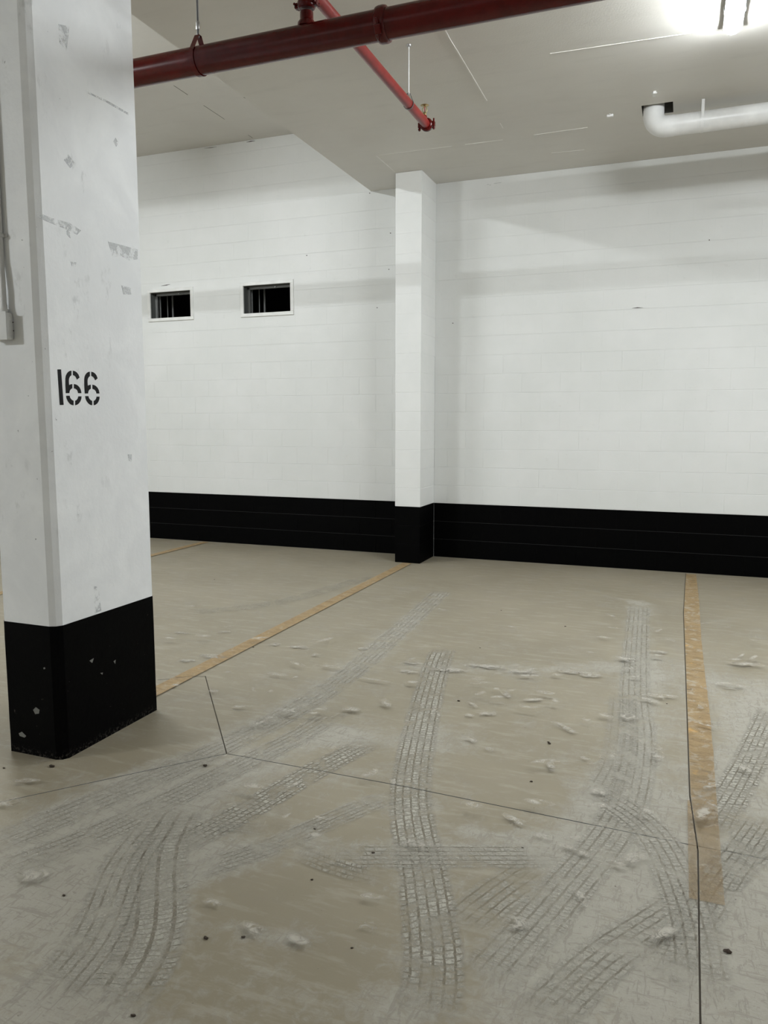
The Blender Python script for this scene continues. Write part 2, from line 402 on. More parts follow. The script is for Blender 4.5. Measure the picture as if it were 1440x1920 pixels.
zl = [.0003]
def layer():
    zl[0] += .00025; return zl[0]
def smoothp(pts, n=10):
    P_ = [np.array(p) for p in pts]; P_ = [2*P_[0]-P_[1]] + P_ + [2*P_[-1]-P_[-2]]; out = []
    for i in range(1, len(P_)-2):
        for k in range(n):
            t = k/n; a, b, c, d = P_[i-1], P_[i], P_[i+1], P_[i+2]
            out.append(.5*((2*b)+(-a+c)*t+(2*a-5*b+4*c-d)*t*t+(-a+3*b-3*c+d)*t**3))
    out.append(P_[-2]); return out
def ribbon(name, pts, width, mat, label=None, fade=.15):
    q = smoothp(pts); z = layer(); me = bpy.data.meshes.new(name); V = []; U = []; FD = []; Fs = []; v = 0
    tot = sum(np.linalg.norm(q[i+1]-q[i]) for i in range(len(q)-1))
    for i, p in enumerate(q):
        t = q[min(i+1, len(q)-1)]-q[max(i-1, 0)]; t = t/np.linalg.norm(t); n = np.array([-t[1], t[0]])
        if i: v += np.linalg.norm(q[i]-q[i-1])
        wj = width[0]+(width[1]-width[0])*v/tot if isinstance(width, tuple) else width
        for s in (-.5, .5):
            c = p+n*wj*s; V.append((c[0], c[1], z)); U.append((s+.5, v)); FD.append(min(1, v/fade, (tot-v)/fade) if fade else 1)
        if i: Fs.append((2*i-2, 2*i-1, 2*i+1, 2*i))
    me.from_pydata(V, [], Fs); uvl = me.uv_layers.new(name='UVMap')
    for lp in me.loops: uvl.data[lp.index].uv = U[lp.vertex_index]
    at = me.attributes.new('fade', 'FLOAT', 'POINT'); at.data.foreach_set('value', np.clip(FD, 0, 1).astype(np.float32))
    me.update()
    if me.polygons[0].normal.z < 0: me.flip_normals()
    bm = bmesh.new(); bm.from_mesh(me); cut_joints(bm, 0); bm.to_mesh(me); bm.free()
    return link(name, me, mat, floor, label=label)
tracks = [
    (F((800, 1915), (812, 1800), (795, 1650), (770, 1490), (792, 1350), (818, 1250), (832, 1215)), .19, 'tread'),
    (F((195, 1915), (285, 1760), (300, 1600), (345, 1510)), .22, 'tread_lug'),
    (F((60, 1900), (180, 1760), (240, 1620), (300, 1540)), .20, 'tread_fine'),
    (F((-30, 1590), (200, 1495), (420, 1400), (620, 1290), (740, 1190), (830, 1108)), .19, 'tread_fine'),
    (F((-20, 1640), (190, 1560), (420, 1450), (560, 1380), (640, 1330)), .17, 'tread_fine'),
    (F((330, 1590), (480, 1510), (600, 1440), (700, 1390)), .16, 'tread'),
    (F((350, 1640), (500, 1590), (640, 1530), (740, 1490)), .13, 'tread_rib'),
    (F((1198, 1135), (1190, 1280), (1195, 1400), (1165, 1530), (1060, 1670), (900, 1850)), .19, 'tread_fine'),
    (F((600, 1605), (800, 1606), (1050, 1606)), .16, 'tread_rib'),
    (F((850, 1745), (930, 1680), (1010, 1625)), .18, 'tread_rib'),
    (F((1000, 1925), (1130, 1800), (1290, 1690), (1450, 1560)), .17, 'tread_rib'),
    (F((1230, 1850), (1330, 1690), (1440, 1530)), .15, 'tread_rib'),
    (F((1110, 1480), (1220, 1560), (1290, 1700), (1320, 1880)), .18, 'tread_fine'),
    (F((1330, 1560), (1400, 1440), (1450, 1330)), .16, 'tread'),
    (F((1170, 1300), (1160, 1420), (1120, 1500)), .17, 'tread_faint'),
    (F((370, 1548), (440, 1552), (500, 1560)), .09, 'tread_rib'),
    (F((560, 1600), (640, 1630), (720, 1650)), .10, 'tread_lug'),
    (F((350, 1150), (520, 1130), (700, 1080)), .18, 'tread_faint'),
]
for pts, wd, mt in tracks: ribbon('tyre_print', pts, wd, M[mt])
# yellow bay lines
def jx(y):
    q = J[3]
    for a, b in zip(q[:-1], q[1:]):
        if b[1] <= y <= a[1]: return b[0]+(a[0]-b[0])*(y-b[1])/(a[1]-b[1])
    return q[-1][0]
def lineside(y0, y1, lf, rf, label):
    z = layer(); bm = B(); pr = None; n = 60
    for i in range(n+1):
        y = y0+(y1-y0)*i/n; w_ = R.uniform(-.0015, .0015)
        p = (bm.verts.new((lf(y), y, z)), bm.verts.new((rf(y)+w_, y, z)))
        if pr: bm.faces.new((pr[0], pr[1], p[1], p[0]))
        pr = p
    if bm.faces: bm.normal_update()
    obj('bay_line', bm, M['yellow_worn'], floor, label=label)
lineside(2.47, 8.06, lambda y: jx(y)+.0032, lambda y: .192+.004*math.sin(y*2), 'worn yellow painted line beside the long floor joint')
lineside(2.47, 3.15, lambda y: .083, lambda y: jx(y)-.0032, 'worn yellow paint left of the long floor joint')
ribbon('bay_line', [(-2.665, 7.63), (-2.67, 5.5), (-2.68, 3.225)], .105, M['yellow'], 'yellow painted line from the pilaster to the column', fade=0)
ribbon('bay_line', [(-5.50, 8.1), (-5.51, 6.5), (-5.52, 4.5)], .10, M['yellow'], 'yellow painted line of the far left bay', fade=0)
# scuffs: photo centre, half length m, half width m, angle
def scuff(x, y, a, b, ang):
    c = fpx(x, y); z = layer(); bm = B(); uv = bm.loops.layers.uv.new('UVMap'); vs = []; n = 14
    for k in range(n):
        t = k*2*math.pi/n; j = 1+R.uniform(-.15, .15); u = math.cos(t)*a*j; v = math.sin(t)*b*j
        vs.append((bm.verts.new((c.x+u*math.cos(ang)-v*math.sin(ang), c.y+u*math.sin(ang)+v*math.cos(ang), z)), (.5+.5*math.cos(t), .5+.5*math.sin(t))))
    f = bm.faces.new([v[0] for v in vs])
    for lp, q in zip(f.loops, vs): lp[uv].uv = q[1]
    cut_joints(bm, 0)
    obj('dust_scuff', bm, M['scuff'], floor)
sc = [(340, 1188, .09, .04, 0), (420, 1186, .08, .04, .2), (400, 1232, .14, .05, .1), (350, 1240, .08, .04, .1), (515, 1210, .06, .05, .5), (560, 1215, .09, .04, .2),
      (590, 1230, .06, .04, 0), (680, 1218, .05, .04, 1), (770, 1245, .07, .06, .4), (765, 1262, .09, .05, .1), (840, 1258, .14, .06, .1), (910, 1252, .15, .06, .1),
      (980, 1262, .13, .06, .2), (1070, 1262, .11, .05, .1), (1110, 1268, .1, .06, .3), (1180, 1240, .08, .05, .4), (1235, 1225, .08, .05, .3), (950, 1305, .08, .03, 2.1),
      (885, 1325, .06, .03, 2.4), (915, 1342, .06, .04, .5), (880, 1345, .03, .03, .5), (1000, 1315, .08, .03, .5), (1060, 1368, .12, .03, -.7), (1033, 1440, .06, .025, 1.9),
      (1100, 1430, .06, .025, -.9), (880, 1390, .06, .04, -.6), (920, 1410, .05, .03, -.8), (690, 1742, .05, .035, 0), (970, 1545, .09, .03, -.5), (1020, 1575, .05, .025, -.1),
      (1120, 1490, .05, .035, 0), (1080, 1600, .08, .025, -.4), (970, 1740, .05, .04, 0), (1090, 1690, .07, .02, -1.1), (400, 1700, .05, .02, 0), (480, 1750, .07, .025, -.2),
      (560, 1770, .06, .02, -.2), (20, 1510, .06, .05, .3), (50, 1470, .07, .02, .4), (60, 1650, .08, .05, .3), (660, 1335, .06, .04, .2), (450, 1330, .05, .03, .2),
      (400, 1300, .05, .03, 0), (1300, 1185, .04, .02, 0), (1240, 1310, .12, .05, .2), (1400, 1250, .14, .06, .1), (1370, 1290, .12, .06, 0), (1310, 1330, .03, .05, .4),
      (1180, 1350, .06, .05, .6), (790, 1590, .08, .03, .2), (700, 1690, .05, .02, .3), (1180, 1620, .1, .04, .9), (1240, 1760, .08, .03, .8), (1330, 1480, .05, .04, .5),
      (330, 1290, .04, .02, 0), (520, 1270, .09, .03, .1), (620, 1255, .12, .03, -.1), (700, 1280, .14, .02, -.1), (1230, 1420, .05, .12, .1), (1130, 1200, .06, .03, 0)]
for s in sc: scuff(*s)
for i in range(90):
    x, y = R.uniform(300, 1420), R.gauss(1285, 75) if i < 55 else R.uniform(1180, 1600)
    if y < 1130 or (x < 420 and y > 1260): continue
    scuff(x, y, R.uniform(.02, .09), R.uniform(.012, .035), R.choice((0, .2, .5, -.4, 1.2, 2.2)))
bm = B()
for x, y in [(98, 1438), (385, 1437), (8, 1441), (386, 1760), (456, 1758), (660, 1778), (1363, 1786), (402, 1087), (996, 1466), (1028, 1392), (1030, 1395), (860, 1315), (475, 1214), (560, 1475), (700, 1600), (980, 1590), (1060, 1175), (940, 1145), (585, 1650), (900, 1215), (590, 1555), (250, 1905), (120, 1680), (1250, 1320)]:
    c = fpx(x, y, 2, 0); r = R.uniform(.003, .006)*(1.5 if x in (98, 385, 1363) else 1)
    g = bmesh.ops.create_icosphere(bm, subdivisions=1, radius=r, matrix=Matrix.Translation((c.x, c.y, r*.5)) @ Matrix.Diagonal((1.6, 1, .6, 1)))
    for v in g['verts']: v.co += Vector([R.uniform(-.25, .25)*r for _ in range(3)])
obj('floor_grit', bm, M['grit'], kind='stuff', label='tiny dark grit specks scattered over the dusty concrete floor', cat='grit')

# ------------------------------------------------------------------ ceiling
def quad(bm, pts, mat=0):
    f = bm.faces.new([bm.verts.new(p) for p in pts]); f.material_index = mat; return f
YR = 1.2        # near end of the raised bay
HX0, HX1, HY0, HY1 = -.408, -.172, 6.792, 7.02
bm = B()
def under(x0, x1, y0, y1, z): quad(bm, [(x0, y0, z), (x0, y1, z), (x1, y1, z), (x1, y0, z)])
under(X0, X1, Y0, YR, ZC)
for a in ((XE, HX0, YR, WY), (HX1, X1, YR, WY), (HX0, HX1, YR, HY0), (HX0, HX1, HY1, WY)): under(*a, ZC)
under(X0, XE, YR, WY, ZH)
quad(bm, [(XE, YR, ZC), (XE, WY, ZC), (XE, WY, ZH), (XE, YR, ZH)])
quad(bm, [(X0, YR, ZC), (XE, YR, ZC), (XE, YR, ZH), (X0, YR, ZH)])
for a, b in (((HX0, HY0), (HX1, HY0)), ((HX1, HY0), (HX1, HY1)), ((HX1, HY1), (HX0, HY1)), ((HX0, HY1), (HX0, HY0))):
    quad(bm, [(*a, ZC), (*b, ZC), (*b, ZC+.3), (*a, ZC+.3)], 1)
quad(bm, [(HX0, HY0, ZC+.3), (HX1, HY0, ZC+.3), (HX1, HY1, ZC+.3), (HX0, HY1, ZC+.3)], 1)
ceiling = obj('ceiling', bm, [M['ceiling'], M['hole']], kind='structure')
def seam(a, b, wv=.009, h=.0035, z=ZC, m='seam', broken=0.0, name='ceiling_seam'):
    a, b = Vector((*a, z)), Vector((*b, z)); t = (b-a).normalized(); n = Vector((-t.y, t.x, 0)); L_ = (b-a).length
    bm = B(); s = 0
    while s < L_:
        l = min(L_-s, R.uniform(.12, .5)); k = wv*R.uniform(.4, 1.0)
        if R.random() >= broken:
            c = [a+t*s-n*k/2, a+t*(s+l)-n*k/2, a+t*(s+l)+n*k/2, a+t*s+n*k/2]; d = Vector((0, 0, -h*R.uniform(.5, 1)))
            lo = [bm.verts.new(q+d) for q in c]; hi = [bm.verts.new(q+Vector((0, 0, .001))) for q in c]
            bm.faces.new(lo)
            for i in range(4): bm.faces.new((lo[i], lo[(i+1) % 4], hi[(i+1) % 4], hi[i]))
        s += l
    fixn(bm); obj(name, bm, M[m], ceiling)
seam((-1.53, 4.9), (-1.54, 6.86), broken=.12)
seam((-2.81, 7.11), (-2.81, 7.62))
seam((-.95, 5.64), (.12, 5.69), broken=.1)
seam((-2.81, 7.11), (-1.6, 7.13), .008, .003, broken=.3); seam((-1.86, 7.12), (-.86, 7.10), broken=.25)
seam((-2.70, 7.43), (-1.74, 7.48), .006, .0025, broken=.4); seam((-1.25, 7.63), (-.95, 7.65), .004, broken=.3)
seam((XE-.32, 3.2), (XE-.325, 7.6), .004, .001, ZC+.02, m='crack') if False else None
seam((-4.71*1.0, 4.2), (-4.72, 8.1), .005, .0015, ZH, 'crack', .45, 'ceiling_crack')
seam((-4.23, 7.10), (-4.19, 7.22), .012, .0015, ZH, 'crack', 0, 'ceiling_crack')
def tab(x, y, l, rot):
    c = fpx(x, y, 2, ZC); bm = B(); box(bm, (-.011, -l/2, -.018), (.011, l/2, .001), .002, 1); box(bm, (-.02, -.006, -.006), (.02, .006, .001), .001, 1)
    bmesh.ops.transform(bm, matrix=Matrix.Translation(c) @ Matrix.Rotation(rot, 4, 'Z'), verts=bm.verts); obj('metal_tab', bm, M['tab'], ceiling)
tab(1227, 174, .07, .1); tab(1144, 215, .05, 1.5)

# ------------------------------------------------------------------ block walls
WIN = [(-6.285, -5.612, 2.735, 3.125), (-4.952, -4.246, 2.728, 3.128)]
OPEN = [(-6.25, -5.65, 2.77, 3.09), (-4.915, -4.283, 2.765, 3.092)]
def block_mesh(bm, x0, x1, z0, z1, y, d=.02, bv=.0018):
    """front of one block with eased edges, facing -Y"""
    o = [(x0, z0), (x1, z0), (x1, z1), (x0, z1)]; i_ = [(x0+bv, z0+bv), (x1-bv, z0+bv), (x1-bv, z1-bv), (x0+bv, z1-bv)]
    a = [bm.verts.new((p[0], y+d, p[1])) for p in o]; b = [bm.verts.new((p[0], y+bv, p[1])) for p in o]; c = [bm.verts.new((p[0], y, p[1])) for p in i_]
    bm.faces.new(c)
    for k in range(4):
        l = (k+1) % 4; bm.faces.new((b[k], b[l], c[l], c[k])); bm.faces.new((a[k], a[l], b[l], b[k]))
def wall(name, x0, x1, top, phase, opens=()):
    bm = B()
    # painted joint face behind the blocks, cut round the openings
    xs = sorted({x0, x1, *[v for o in opens for v in o[:2]]}); zs = sorted({0, BAND-.004, top, *[v for o in opens for v in o[2:]]})
    for a, b in zip(xs[:-1], xs[1:]):
        for c, d in zip(zs[:-1], zs[1:]):
            if any(o[0] <= a and b <= o[1] and o[2] <= c and d <= o[3] for o in opens): continue
            quad(bm, [(a, WY+.0022, c), (b, WY+.0022, c), (b, WY+.0022, d), (a, WY+.0022, d)], 1 if d <= BAND else 0)
    wo = obj(name, bm, [M['mortar'], M['mortar_black']], kind='structure')
    ci = 0; z = 0.0
    while z < top-.01:
        z1 = min(z+.2, top) if abs(z-.4) > .01 else BAND
        z1 = min(BAND+.196, z1) if abs(z-BAND) < .001 else z1
        hg = .0020 if z < 2.1 else .0006
        x = x0 - ((.2 if ci % 2 else 0)+phase) % .4
        while x < x1-.005:
            a, b = max(x, x0), min(x+.4, x1)
            if b-a > .02:
                vg = .00022 if z < 2.1 else .00004; y = WY + R.uniform(-.0003, .0003)*(1 if z < 2 else .15)
                rects = [(a+vg, b-vg, z+hg, z1-hg)]
                for o in opens:
                    new = []
                    for r in rects:
                        if r[1] <= o[0] or r[0] >= o[1] or r[3] <= o[2] or r[2] >= o[3]: new.append(r); continue
                        if r[2] < o[2]: new.append((r[0], r[1], r[2], o[2]))
                        if r[3] > o[3]: new.append((r[0], r[1], o[3], r[3]))
                        zl_, zh_ = max(r[2], o[2]), min(r[3], o[3])
                        if r[0] < o[0]: new.append((r[0], o[0], zl_, zh_))
                        if r[1] > o[1]: new.append((o[1], r[1], zl_, zh_))
                    rects = new
                if rects:
                    bm = B()
                    for r in rects: block_mesh(bm, *r, y, bv=.0016 if z < 2.1 else .0003)
                    obj('block', bm, M['block_black'] if z1 <= BAND+.001 else M['block'], wo)
            x += .4
        z = z1 if z1 > BAND+.001 or z1 == BAND else round(z+.2, 3); ci += 1
    return wo
wl = wall('wall_back_left', -6.7, PX0, ZH, .13, OPEN)
wr = wall('wall_back_right', PX1, 1.75, ZC, .05)
bm = B()
for (a, b) in ((X0, -6.7), (1.75, X1)):
    t_ = ZH if a < -5 else ZC
    quad(bm, [(a, WY, BAND), (b, WY, BAND), (b, WY, t_), (a, WY, t_)]); quad(bm, [(a, WY, 0), (b, WY, 0), (b, WY, BAND), (a, WY, BAND)], 1)
quad(bm, [(PX0, WY, 0), (PX1, WY, 0), (PX1, WY, ZC), (PX0, WY, ZC)])
obj('wall_back', bm, [M['block'], M['block_black']], kind='structure')
for nm, p, q in (('wall_left', (X0, Y0), (X0, WY)), ('wall_right', (X1, WY), (X1, Y0)), ('wall_front', (X1, Y0), (X0, Y0))):
    bm = B()
    for z0, z1, mi in ((0, BAND, 1), (BAND, ZH, 0)): quad(bm, [(*p, z0), (*q, z0), (*q, z1), (*p, z1)], mi)
    obj(nm, bm, [M['block'], M['block_black']], kind='structure')
# pilaster of blocks
pil = thing('wall_pilaster', 'narrow white block pilaster with a black painted foot against the back wall', 'pilaster', ((PX0+PX1)/2, WY, 0))
def ploc(bm): bmesh.ops.translate(bm, verts=bm.verts, vec=(-(PX0+PX1)/2, -WY, 0))
bm = B(); box(bm, (PX0+.004, PY+.004, 0.0), (PX1-.004, WY, BAND)); ploc(bm); obj('core', bm, M['mortar_black'], pil, label='black joints at the foot')
bm = B(); box(bm, (PX0+.002, PY+.002, BAND), (PX1-.002, WY, ZC-.001)); ploc(bm); obj('core', bm, M['pil'], pil)
z = 0.0
while z < ZC-.01:
    z1 = BAND if abs(z-.4) < .01 else (.8 if abs(z-BAND) < .001 else min(z+.2, ZC))
    z1 = min(z1, ZC-.001)
    bm = B(); dx = R.uniform(-.0004, .0004); box(bm, (PX0, PY+dx, z+.0006), (PX1+dx, WY-.001, z1-.0006), .0025 if z < 2.2 else .0015, 1); ploc(bm)
    obj('block', bm, M['block_black'] if z1 <= BAND+.001 else M['pil'], pil); z = round(z1, 3) if z1 != ZC-.001 else ZC

# cracks under the raised bay ceiling, and above the openings
def crack(pts, wv, parent, name='crack'):
    bm = B(); q = [Vector(p) for p in pts]; up = []; lo = []
    for i, p in enumerate(q):
        k = wv*(R.uniform(.5, 1.2) if 0 < i < len(q)-1 else .1)
        up.append((p+Vector((0, 0, k/2)))); lo.append((p-Vector((0, 0, k/2))))
    for i in range(len(q)-1):
        vs = [lo[i], lo[i+1], up[i+1], up[i]]; a = [bm.verts.new(v) for v in vs]; b = [bm.verts.new(v+Vector((0, .004, 0))) for v in vs]
        bm.faces.new(a)
        for k in range(4): bm.faces.new((a[k], a[(k+1) % 4], b[(k+1) % 4], b[k]))
    fixn(bm); obj(name, bm, M['crack'], parent)
def cpx(pts, wv, parent, y=WY-.0025): crack([fpx(a, b, 1, y) for a, b in pts], wv, parent)
cpx([(345, 279), (360, 276)], .012, wl); cpx([(383, 278), (395, 277), (406, 275)], .008, wl)
cpx([(405, 269), (420, 266), (440, 264), (455, 262)], .006, wl); cpx([(462, 266.5), (470, 265), (478, 264)], .016, wl)
cpx([(302, 536), (312, 534.5), (319, 533)], .012, wl); cpx([(474, 531), (486, 529)], .005, wl)
cpx([(914, 346), (916, 345.5)], .012, wr); cpx([(918, 347), (920, 346.5)], .012, wr); cpx([(926, 344), (940, 342)], .006, wr)
cpx([(1185, 578), (1195, 577), (1206, 577)], .007, wr); cpx([(1330, 772), (1340, 771)], .005, wr); cpx([(1040, 242), (1041, 241)], .001, wr)
for x, y, wv in ((693, 362, .02), (732, 437, .012), (729, 505, .012), (707, 577, .014), (575, 479, .012), (849, 606, .012), (1330, 450, .012)): cpx([(x-1.2, y), (x, y), (x+1.2, y)], wv, wr if x > 760 else wl)

# windows: white flanged openings into a dark shaft
for k, (fo, op) in enumerate(zip(WIN, OPEN)):
    win = bpy.data.objects.new('window_%d' % (k+1), None); C.objects.link(win); win['kind'] = 'structure'; win.empty_display_size = .05
    win['label'] = ('white framed dark opening in the block wall, nearer the column', 'white framed dark opening in the block wall, nearer the pilaster')[k]
    win['category'] = 'window'
    a, b, c, d = fo; e, f, g, h = op; bm = B(); y0, y1 = WY-.014, WY+.01
    for r in ((a, b, c, g+.004), (a, b, h-.004, d), (a, e+.004, g+.004, h-.004), (f-.004, b, g+.004, h-.004)): box(bm, (r[0], y0, r[2]), (r[1], y1, r[3]), .003, 1)
    obj('frame', bm, M['frame'], win)
    bm = B(); D1, D2 = WY+.10, WY+.9
    for q in ([(e, WY, g), (e, D1, g), (e, D1, h), (e, WY, h)], [(f, WY, g), (f, WY, h), (f, D1, h), (f, D1, g)], [(e, WY, h), (e, D1, h), (f, D1, h), (f, WY, h)], [(e, WY, g), (f, WY, g), (f, D1, g), (e, D1, g)]): quad(bm, q)
    obj('reveal', bm, M['liner'], win, label='dark grey sides of the opening')
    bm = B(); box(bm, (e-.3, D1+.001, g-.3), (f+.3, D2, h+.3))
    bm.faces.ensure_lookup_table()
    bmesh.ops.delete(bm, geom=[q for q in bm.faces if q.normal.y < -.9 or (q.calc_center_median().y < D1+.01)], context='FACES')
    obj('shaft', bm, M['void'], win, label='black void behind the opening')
    bm = B()
    for r in ((e-.02, f+.02, g-.02, g+.004), (e-.02, f+.02, h-.03, h+.02), (e-.02, e+.022, g, h), (f-.004, f+.02, g, h)): box(bm, (r[0], D1, r[2]), (r[1], D1+.03, r[3]), .002, 1)
    obj('inner_frame', bm, M['frame_dark'], win, label='grey inner frame')
    for j, (px, rr, yy) in enumerate(((e+.045, .014, D1+.1), (e+.115, .006, D1+.16), (e+.165, .013, D1+.2))):
        bm = B(); tube(bm, [(px-.05, yy, g-.28), (px-.05, yy, h+(.28 if j else .0))], rr, 10); obj('vertical_bar', bm, M['frame_dark'], win)
    bm = B(); bx = e+(f-e)*.60; tube(bm, [(bx, D1-.012, h-.018), (bx, D1+.0, h-.018)], .006, 8); obj('bolt', bm, M['zinc'], win)

# ------------------------------------------------------------------ column
KX0, KX1, KY0, KY1 = -2.818, -2.505, 2.547, 3.212
col = thing('concrete_column', 'white painted concrete column with black foot and number 166 in the foreground', 'column', ((KX0+KX1)/2, (KY0+KY1)/2, 0))
CC = Vector((-(KX0+KX1)/2, -(KY0+KY1)/2, 0))
def cprism(z0, z1, g=0.0, seg=14):
    """column outline with a wide chamfer at the lane corner, small ones elsewhere"""
    ch = .042; s = .012
    x0, x1, y0, y1 = KX0-g, KX1+g, KY0-g, KY1+g
    o = [(x0+s, y0), (x1-ch, y0), (x1-ch*.35, y0+.012), (x1, y0+.036), (x1, y1-s), (x1-s, y1), (x0+s, y1), (x0, y1-s), (x0, y0+s)]
    bm = B(); rings = []
    for i in range(seg+1):
        z = z0+(z1-z0)*i/seg; rings.append([bm.verts.new((p[0]+CC.x+R.uniform(-.0008, .0008), p[1]+CC.y+R.uniform(-.0008, .0008), z)) for p in o])
    for i in range(seg):
        for k in range(len(o)): bm.faces.new((rings[i][k], rings[i][(k+1) % len(o)], rings[i+1][(k+1) % len(o)], rings[i+1][k]))
    bm.faces.new(rings[0][::-1]); bm.faces.new(rings[-1]); return bm
obj('shaft', cprism(.60, ZC-.001), M['column'], col)
obj('painted_foot', cprism(-.002, .609, .0016, 8), M['column_black'], col, label='black painted foot')
# stencilled number, outlines in stencil units, laid on the right-hand face
def stencil(polys, name, label):
    bm = B()
    for po in polys:
        pts = [fpx(80+x/10.286, 670+y/10.286, 0, KX1+.0012)+CC for x, y in po]
        f_ = [bm.verts.new((KX1+CC.x+.0014, p.y, p.z)) for p in pts]; b_ = [bm.verts.new((KX1+CC.x-.001, p.y, p.z)) for p in pts]
        bm.faces.new(f_); bm.faces.new(b_[::-1])
        for k in range(len(pts)): bm.faces.new((f_[k], b_[k], b_[(k+1) % len(pts)], f_[(k+1) % len(pts)]))
    fixn(bm); bmesh.ops.triangulate(bm, faces=[f for f in bm.faces if len(f.verts) > 4]); obj(name, bm, M['ink'], col, label=label)
six = [[(555, 258), (525, 262), (495, 282), (468, 315), (450, 358), (443, 410), (443, 520), (452, 690), (515, 690), (520, 655), (532, 628), (550, 608), (572, 598), (572, 515), (540, 522), (512, 538), (506, 480), (506, 430), (514, 395), (530, 366), (555, 345)],
       [(588, 258), (625, 268), (660, 292), (690, 330), (712, 390), (665, 427), (650, 392), (632, 366), (610, 350), (588, 342)],
       [(608, 515), (645, 524), (680, 545), (712, 580), (735, 625), (748, 690), (690, 690), (682, 655), (665, 627), (640, 608), (608, 598)],
       [(458, 742), (522, 742), (530, 775), (546, 802), (568, 822), (597, 838), (597, 925), (560, 915), (522, 888), (490, 845), (468, 795)],
       [(750, 752), (745, 800), (727, 850), (700, 888), (668, 913), (632, 925), (632, 838), (660, 822), (680, 795), (690, 765), (690, 752)]]
stencil([[(288, 232), (355, 232), (405, 918), (336, 918)]], 'digit', 'black stencilled figure 1')
stencil(six, 'digit', 'black stencilled figure 6, the first')
stencil([[(805+(x-443)*.945+(y-258)*.008, 278+(y-258)*.97) for x, y in po] for po in six], 'digit', 'black stencilled figure 6, the last')
# worn patches and form marks (photo points on the right-hand face)
def patch(pts, mat='bare', ax=0, val=KX1+.0010, g='bare_patch'):
    bm = B(); q = [fpx(x, y, ax, val)+CC for x, y in pts]; d = Vector((-.002, 0, 0)) if ax == 0 else Vector((0, .002, 0))
    a = [bm.verts.new(p) for p in q]; b = [bm.verts.new(p+d) for p in q]; bm.faces.new(a)
    for k in range(len(q)): bm.faces.new((a[k], a[(k+1) % len(q)], b[(k+1) % len(q)], b[k]))
    fixn(bm); obj(g, bm, M[mat], col)
patch([(203, 453), (230, 460), (258, 468), (258, 486), (243, 489), (228, 480), (212, 482)])
patch([(70, 398), (95, 408), (130, 418), (152, 432), (145, 440), (120, 428), (90, 416), (72, 408)])
patch([(228, 535), (245, 540), (246, 552), (232, 552)]); patch([(128, 290), (140, 305), (132, 315), (120, 300)])
patch([(132, 490), (143, 492), (142, 500), (135, 499)]); patch([(125, 430), (134, 438), (132, 447), (126, 440)])
patch([(165, 172), (200, 188), (241, 212), (241, 216), (200, 192), (165, 175)], 'bare'); patch([(176, 1100), (184, 1098), (190, 1145), (178, 1150)])
patch([(213, 265), (217, 258), (222, 268), (218, 275)]); patch([(240, 852), (247, 852), (247, 866), (241, 864)]); patch([(110, 45), (130, 50), (125, 95), (112, 80)])
for pts in ([(62, 1331), (67, 1326), (74, 1331), (73, 1338), (66, 1339)], [(35, 1375), (41, 1372), (49, 1380), (46, 1383), (37, 1380)], [(81, 1252), (84, 1251), (85, 1254), (82, 1255)]): patch(pts, 'chip', 1, KY0-.0022, 'paint_chip')
for pts in ([(168, 1239), (176, 1234), (173, 1243)], [(188, 1262), (193, 1261), (192, 1265)], [(213, 1240), (217, 1237), (216, 1245)]): patch(pts, 'chip', 0, KX1+.0022, 'paint_chip')

# conduit and box on the lane face of the column
cbx = thing('conduit_box', 'small pale electrical conduit box with rounded corners on the left column', 'electrical box', (-2.70, KY0, 1.90))
def off(bm, v): bmesh.ops.translate(bm, verts=bm.verts, vec=[-q for q in v])
bm = B(); box(bm, (-2.75, KY0-.040, 1.842), (-2.652, KY0-.0005, 1.955), .010, 3); off(bm, (-2.70, KY0, 1.90)); obj('body', bm, M['conduit_box'], cbx, smooth=False)
bm = B(); box(bm, (-2.752, KY0-.043, 1.840), (-2.651, KY0-.0395, 1.957), .001, 1); off(bm, (-2.70, KY0, 1.90)); obj('lid', bm, M['conduit_box'], cbx)
for zz in (1.928, 1.868):
    bm = B(); lathe(bm, (-2.6535, KY0-.022, zz), (1, 0, 0), [(0, .010), (.002, .010), (.0024, .008)], 16); off(bm, (-2.70, KY0, 1.90)); obj('knockout', bm, M['conduit_box'], cbx)
for zz, yy in ((1.915, .006), (1.880, .006)):
    bm = B(); lathe(bm, (-2.653, KY0-.007, zz), (1, 0, 0), [(0, .0022), (.003, .0022)], 8); off(bm, (-2.70, KY0, 1.90)); obj('screw', bm, M['ink'], cbx)
for i, zz in enumerate((1.915, 1.908)):
    bm = B(); box(bm, (-2.74, KY0-.0437, zz), (-2.690, KY0-.043, zz+.0025)); off(bm, (-2.70, KY0, 1.90)); obj('lid_marking', bm, M['ink'], cbx)
cd = thing('conduit', 'thin pale conduit running up the column above the electrical box', 'conduit', (-2.70, KY0, 1.957))
o_ = (-2.70, KY0, 1.957)
pth = [(-2.682, KY0-.020, 1.955), (-2.682, KY0-.020, 2.05), (-2.686, KY0-.017, 2.12), (-2.690, KY0-.013, 2.19), (-2.690, KY0-.0125, 2.3), (-2.690, KY0-.0125, ZC)]
bm = B(); tube(bm, pth, .0115, 16); off(bm, o_); obj('tube', bm, M['conduit'], cd)
bm = B(); box(bm, (-2.712, KY0-.027, 2.262), (-2.676, KY0-.0005, 2.280), .003, 1); box(bm, (-2.680, KY0-.004, 2.264), (-2.660, KY0-.0005, 2.278), .001, 1); off(bm, o_); obj('clamp', bm, M['conduit'], cd)
bm = B(); lathe(bm, (-2.682, KY0-.020, 1.957), (0, 0, 1), [(0, .016), (.012, .016), (.014, .013), (.03, .013)], 16); off(bm, o_); obj('connector', bm, M['conduit'], cd)

